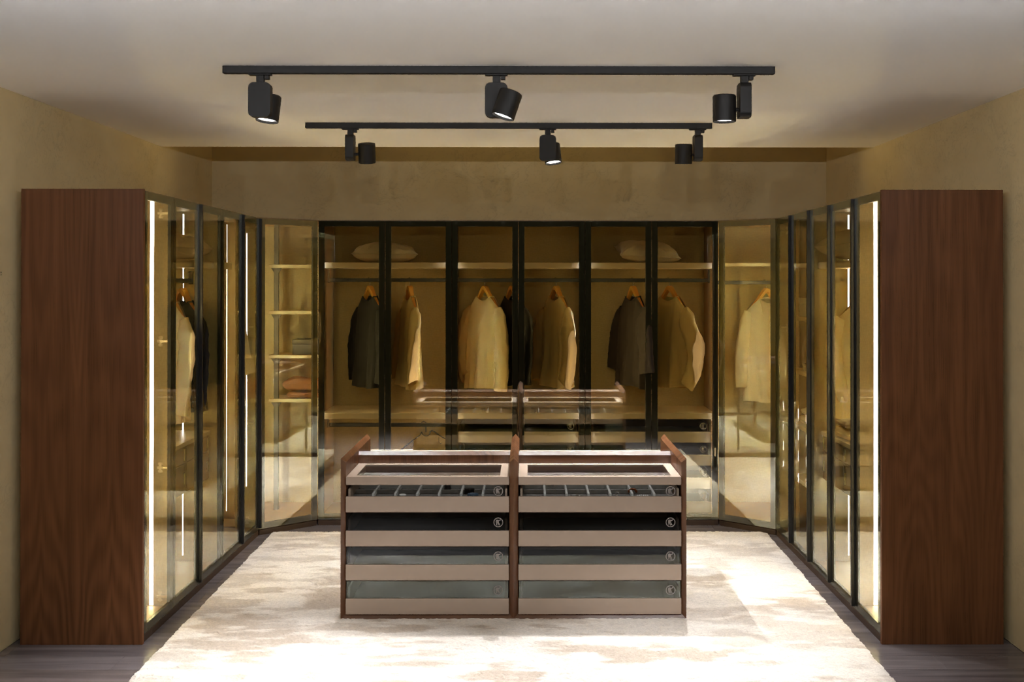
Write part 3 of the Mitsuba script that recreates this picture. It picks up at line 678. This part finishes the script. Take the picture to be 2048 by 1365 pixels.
pillow('linen pillow tipped forward on the shelf of the rightmost rear wardrobe', (1.001, .30, 1.981), .06, .22, .47, .150, .36, 2)
pillow('linen pillow on the shelf inside the left wing', (-XW - .29, -1.62, 1.961), 1.45, .0, .52, .17, .42, 3)
pillow('linen pillow on the shelf inside the right wing', (XW + .27, -1.62, 1.961), 1.72, .06, .52, .19, .42, 4)

# ------------------------------------------------------------------ boxes, folded clothes, jewellery
def lidded_box(label, x0, x1, y0, y1, z, h, m, ml):
    k = thing('storage_box', label, 'box'); put(k, 'body', box(x0, x1, y0, y1, z, z + h * .68, .002), m); put(k, 'lid', box(x0 - .003, x1 + .003, y0 - .003, y1 + .003, z + h * .685, z + h, .002), ml)
lidded_box('black box on a shelf in the left corner unit', -1.765, -1.56, .32, .56, 1.266, .115, 'm_box_black', 'm_box_black')
lidded_box('dark box with a light grey end on a shelf in the right wing', 1.93, 2.18, -.985, -.80, 1.601, .125, 'm_box_grey', 'm_box_grey')
lidded_box('dark brown box behind the light grey one on the same right wing shelf', 1.93, 2.20, -1.26, -1.02, 1.601, .12, 'm_box_dark', 'm_box_dark')
lidded_box('flat black box on the middle shelf in the right wing', 1.93, 2.25, -1.25, -.90, 1.236, .05, 'm_box_black', 'm_box_black')
def folded(label, P, yaw, w, d, h, m, seed):
    k = thing('folded_garment', label, 'clothing', 'folded clothes on the shelves')
    n = 26; u = np.linspace(-1, 1, n); U, V = np.meshgrid(u, u)
    sq = lambda a: np.sign(a) * np.abs(a) ** .8
    X, Y = w / 2 * sq(U), d / 2 * sq(V); pr = np.clip((1 - np.abs(U) ** 6) * (1 - np.abs(V) ** 6), 0, 1) ** .5
    wv = meshkit.fbm(np.stack([U * 1.3 + seed, V * 1.3, 0 * U], -1), 3, seed)
    top = h * .5 + pr * h * (.35 + .5 * (wv - .4)); bot = h * .5 - pr * h * .5
    put(k, 'fold', trimesh.Trimesh(np.vstack([np.stack([X, Y, top], -1).reshape(-1, 3), np.stack([X, Y, bot], -1).reshape(-1, 3)]), np.vstack([grid_faces(n, n, False), grid_faces(n, n, False)[:, ::-1] + n * n]), process=False), m, mat4(P, yaw), smooth=50)
folded('lower rust brown folded garment on a shelf in the left corner', (-1.668, .43, .926), .1, .30, .28, .055, 'm_cloth_rust', 1)
folded('upper crumpled rust brown garment on the folded stack in the left corner', (-1.672, .43, .982), -.1, .32, .27, .105, 'm_cloth_rust', 2)
folded('lower folded sand garment on a right wing shelf', (2.07, -.86, .866), .05, .26, .24, .06, 'm_cloth_sand', 3)
folded('middle folded linen garment on a right wing shelf', (2.07, -.86, .924), -.06, .25, .24, .055, 'm_linen', 4)
folded('folded sand garment lying on the right wing suspended drawers', (2.08, -1.75, .892), .05, .28, .34, .07, 'm_cloth_sand', 5)
folded('folded ivory garment on the sand one over the right wing drawers', (2.08, -1.75, .960), -.04, .27, .32, .06, 'm_cloth_ivory', 6)

def jewel(name, label, cat_, mesh, m, M, x, yy, z, smooth=30):
    k = thing(name, label, cat_); put('', k, mesh, m, M @ mat4((x, yy, z)), smooth=smooth)
ZT = .572 + .085 - .0118
disc = lambda r, h: lathe([(0, 0), (r, 0), (r, h * .6), (r * .9, h), (0, h)])
torus = lambda R, r: tube([(R * math.cos(a), R * math.sin(a), r) for a in np.linspace(0, 2 * PI, 28)], r, 8, False)
jewel('oval_brooch', 'white oval brooch in the left front display drawer', 'jewellery', trimesh.creation.icosphere(2, 1).apply_transform(np.diag([.020, .011, .007, 1])).apply_translation([0, 0, .007]), 'm_white', FRONT[0], .325, .09, ZT)
jewel('black_ring_box', 'small round black box in the left front display drawer', 'jewellery box', disc(.018, .024), 'm_box_black', FRONT[0], .555, .30, ZT)
jewel('watch_case', 'round black watch case in the left front display drawer', 'watch', disc(.030, .028), 'm_box_black', FRONT[0], .685, .17, ZT)
jewel('blue_bangle', 'dark blue bangle before the black watch case', 'bangle', torus(.024, .008), 'm_blue', FRONT[0], .708, .09, ZT)
jewel('glass_dish', 'clear glass ring dish in the right front display drawer', 'dish', lathe([(0, 0), (.012, 0), (.012, .004), (.004, .010), (.010, .016), (.030, .024), (.031, .026), (.010, .020), (.006, .030), (.004, .040), (0, .042)]), 'm_crystal', FRONT[1], .215, .28, ZT)
jewel('silver_necklace', 'fine silver necklace in the right front display drawer', 'necklace', cat(torus(.020, .0022), torus(.012, .002).apply_translation([.03, -.004, 0])), 'm_chrome', FRONT[1], .33, .09, ZT, True)
jewel('silver_ring', 'silver ring standing in the right front display drawer', 'ring', torus(.010, .0022).apply_transform(trimesh.transformations.rotation_matrix(PI / 2, [1, 0, 0])).apply_translation([0, 0, .011]), 'm_chrome', FRONT[1], .565, .10, ZT, True)
jewel('copper_bracelet', 'copper coloured cuff bracelet in the right front display drawer', 'bracelet', tube([(.020 * math.cos(a), 0, .014 + .014 * math.sin(a)) for a in np.linspace(-.3, PI + .3, 16)], .006, 8), 'm_copper', FRONT[1], .655, .15, ZT, True)
jewel('pearl_string', 'short string of white pearls beside the copper bracelet', 'necklace', cat(*[trimesh.creation.icosphere(1, .005).apply_translation([.011 * i, .004 * math.sin(i), .005]) for i in range(6)]), 'm_white', FRONT[1], .675, .08, ZT)

# ------------------------------------------------------------------ track lights
def track(label, y, x0, x1):
    k = thing('light_track', label, 'light track', 'black ceiling light tracks')
    put(k, 'rail', cat(box(x0, x1, y - .018, y - .006, HC - .033, HC), box(x0, x1, y + .006, y + .018, HC - .033, HC), box(x0, x1, y - .0055, y + .0055, HC - .012, HC)), 'm_lamp')
    put(k, 'end_cap', box(x0 - .004, x0 - .0002, y - .018, y + .018, HC - .033, HC), 'm_lamp'); put(k, 'end_cap', box(x1 + .0002, x1 + .004, y - .018, y + .018, HC - .033, HC), 'm_lamp')
track('longer-looking black light track nearer the camera', -3.55, -1.2765, 1.1715)
track('shorter-looking black light track nearer the rear wardrobes', -1.734, -1.262, 1.179)
def rbox(w, d, h, r):
    """rounded-corner slab: w x h outline with corner radius r, thickness d (y), standing down from z=0"""
    P = []
    for sx in (-1, 1):
        for z, sz in ((-r, 1), (-h + r, -1)):
            for a in np.linspace(0, PI / 2, 7):
                x = sx * (w / 2 - r + r * math.cos(a)); zz = z + sz * r * math.sin(a)
                P += [(x * .97, -d / 2, zz * .99 - .001), (x, -d / 2 + .005, zz), (x, d / 2 - .005, zz), (x * .97, d / 2, zz * .99 - .001)]
    return hull(P)
def spot(label, x, y, yaw, head, axis, lit=True, hr=.0515, hl=.118, power=None, cut=30.0, beam=0.5, weight=1.0):
    """yaw turns the driver box (its broad side faces -y at yaw 0); head = centre of the cylinder, axis = where it points"""
    k = thing('track_spotlight', label, 'spotlight', 'black track spotlights')
    zt = HC - .033
    M = mat4((x, y, zt), yaw)
    put(k, 'adapter', cat(box(-.050, .050, -.016, .016, -.008, -.0005), box(-.016, .018, -.014, .014, -.040, -.0085), box(.020, .040, -.013, .013, -.026, -.0085)), 'm_lamp', mat4((x, y, zt), 0))
    put(k, 'driver_box', rbox(.100, .050, .155, .024), 'm_lamp', M @ mat4((0, 0, -.0405)), smooth=35)
    c = np.array(head, float); a = np.array(axis, float); a /= np.linalg.norm(a)
    p0, p1 = c - a * hl / 2, c + a * hl / 2
    # open housing: outer wall, rim and deep inner reflector
    prof = [(0, 0), (hr - .003, 0), (hr, .004), (hr, hl - .002), (hr - .001, hl), (hr - .004, hl), (hr - .0055, hl - .006), (hr - .007, hl - .0125)]
    b1 = np.cross(a, [.2, .9, .1]); b1 /= np.linalg.norm(b1); b2 = np.cross(a, b1); B = np.eye(4); B[:3, 0], B[:3, 1], B[:3, 2], B[:3, 3] = b1, b2, a, p0
    hd = put(k, 'head', lathe(prof, 40), 'm_lamp', B, smooth=35)
    for j in range(8):
        ang = j * PI / 8; q = [(r * math.cos(ang + e), r * math.sin(ang + e), zz) for r in (-.040, .040) for e in (-.06, .06) for zz in (-.0015, -.0002)]
        put(hd, 'vent_fin', hull(q), 'm_lamp', B)
    lens = lathe([(hr - .0075, hl - .0105), (.0005, hl - .0105)], 40)
    put(k, 'lens', lens, 'm_white', B, emit=(7.0, 6.7, 6.2), weight=0.05, label='glowing round lens') if lit else put(k, 'lens', lens, 'm_white', B)
    box_c = np.array([x, y, zt - .0405 - .12]); d = c - box_c
    near = c - a * ((c - box_c) @ a) * 0; put(k, 'pivot', cyl(box_c + d * .1, c - d / np.linalg.norm(d) * hr * .9, .009, 14), 'm_lamp', smooth=35)
    s = p1 + a * .004
    scene['light_' + k] = {'type': 'spot', 'to_world': T().look_at(s.tolist(), (s + a).tolist(), [0.1, 0.97, 0.2]), 'intensity': rgb(*[(power or SPOT) * q for q in SPOT_TINT]), 'cutoff_angle': cut, 'beam_width': beam, 'sampling_weight': weight}
spot('left spotlight on the nearer track, box hiding its lit head', -1.1155, -3.55, 0.0, (-1.0975, -3.47, 2.615), (-.09, -.12, -1))
spot('middle spotlight on the nearer track, lit head tilted to the left', -.0645, -3.55, 0.0, (-.0155, -3.63, 2.610), (-.34, -.09, -1))
spot('right spotlight on the nearer track, lit head beside its narrow box', 1.0405, -3.55, PI / 2, (.9525, -3.55, 2.605), (0, -.02, -1))
spot('left spotlight on the farther track, turned to the rear doors', -.997, -1.734, PI / 2, (-.897, -1.734, 2.608), (0.0, .26, -1), cut=42.0, power=SPOT * .66)
spot('middle spotlight on the farther track, box before its lit head', .193, -1.734, 0.0, (.223, -1.655, 2.615), (.11, -.18, -1), cut=42.0, power=SPOT * .66)
spot('right spotlight on the farther track, head left of its narrow box', 1.098, -1.734, -PI / 2, (1.013, -1.734, 2.605), (0, .09, -1), cut=42.0, power=SPOT * .66)

# unseen track, out of view over the front, placed to light walls and ceiling: its wide heads are turned nearly level and wash the furniture and the walls
track('unseen black light track over the front of the room, out of view', -6.00, -2.25, 2.25)
for n_, x in zip(('first', 'second', 'third', 'fourth', 'fifth', 'sixth', 'seventh', 'eighth'), np.linspace(-2.05, 2.15, 8)):
    spot('%s unseen spotlight from the left on the out-of-view front track' % n_, x, -6.00, PI / 2, (x - .088, -6.00, 2.655), (.04 * x, 1, -.14), lit=False, power=UNSEEN_WASH, cut=66.0, beam=34.0, weight=.5)
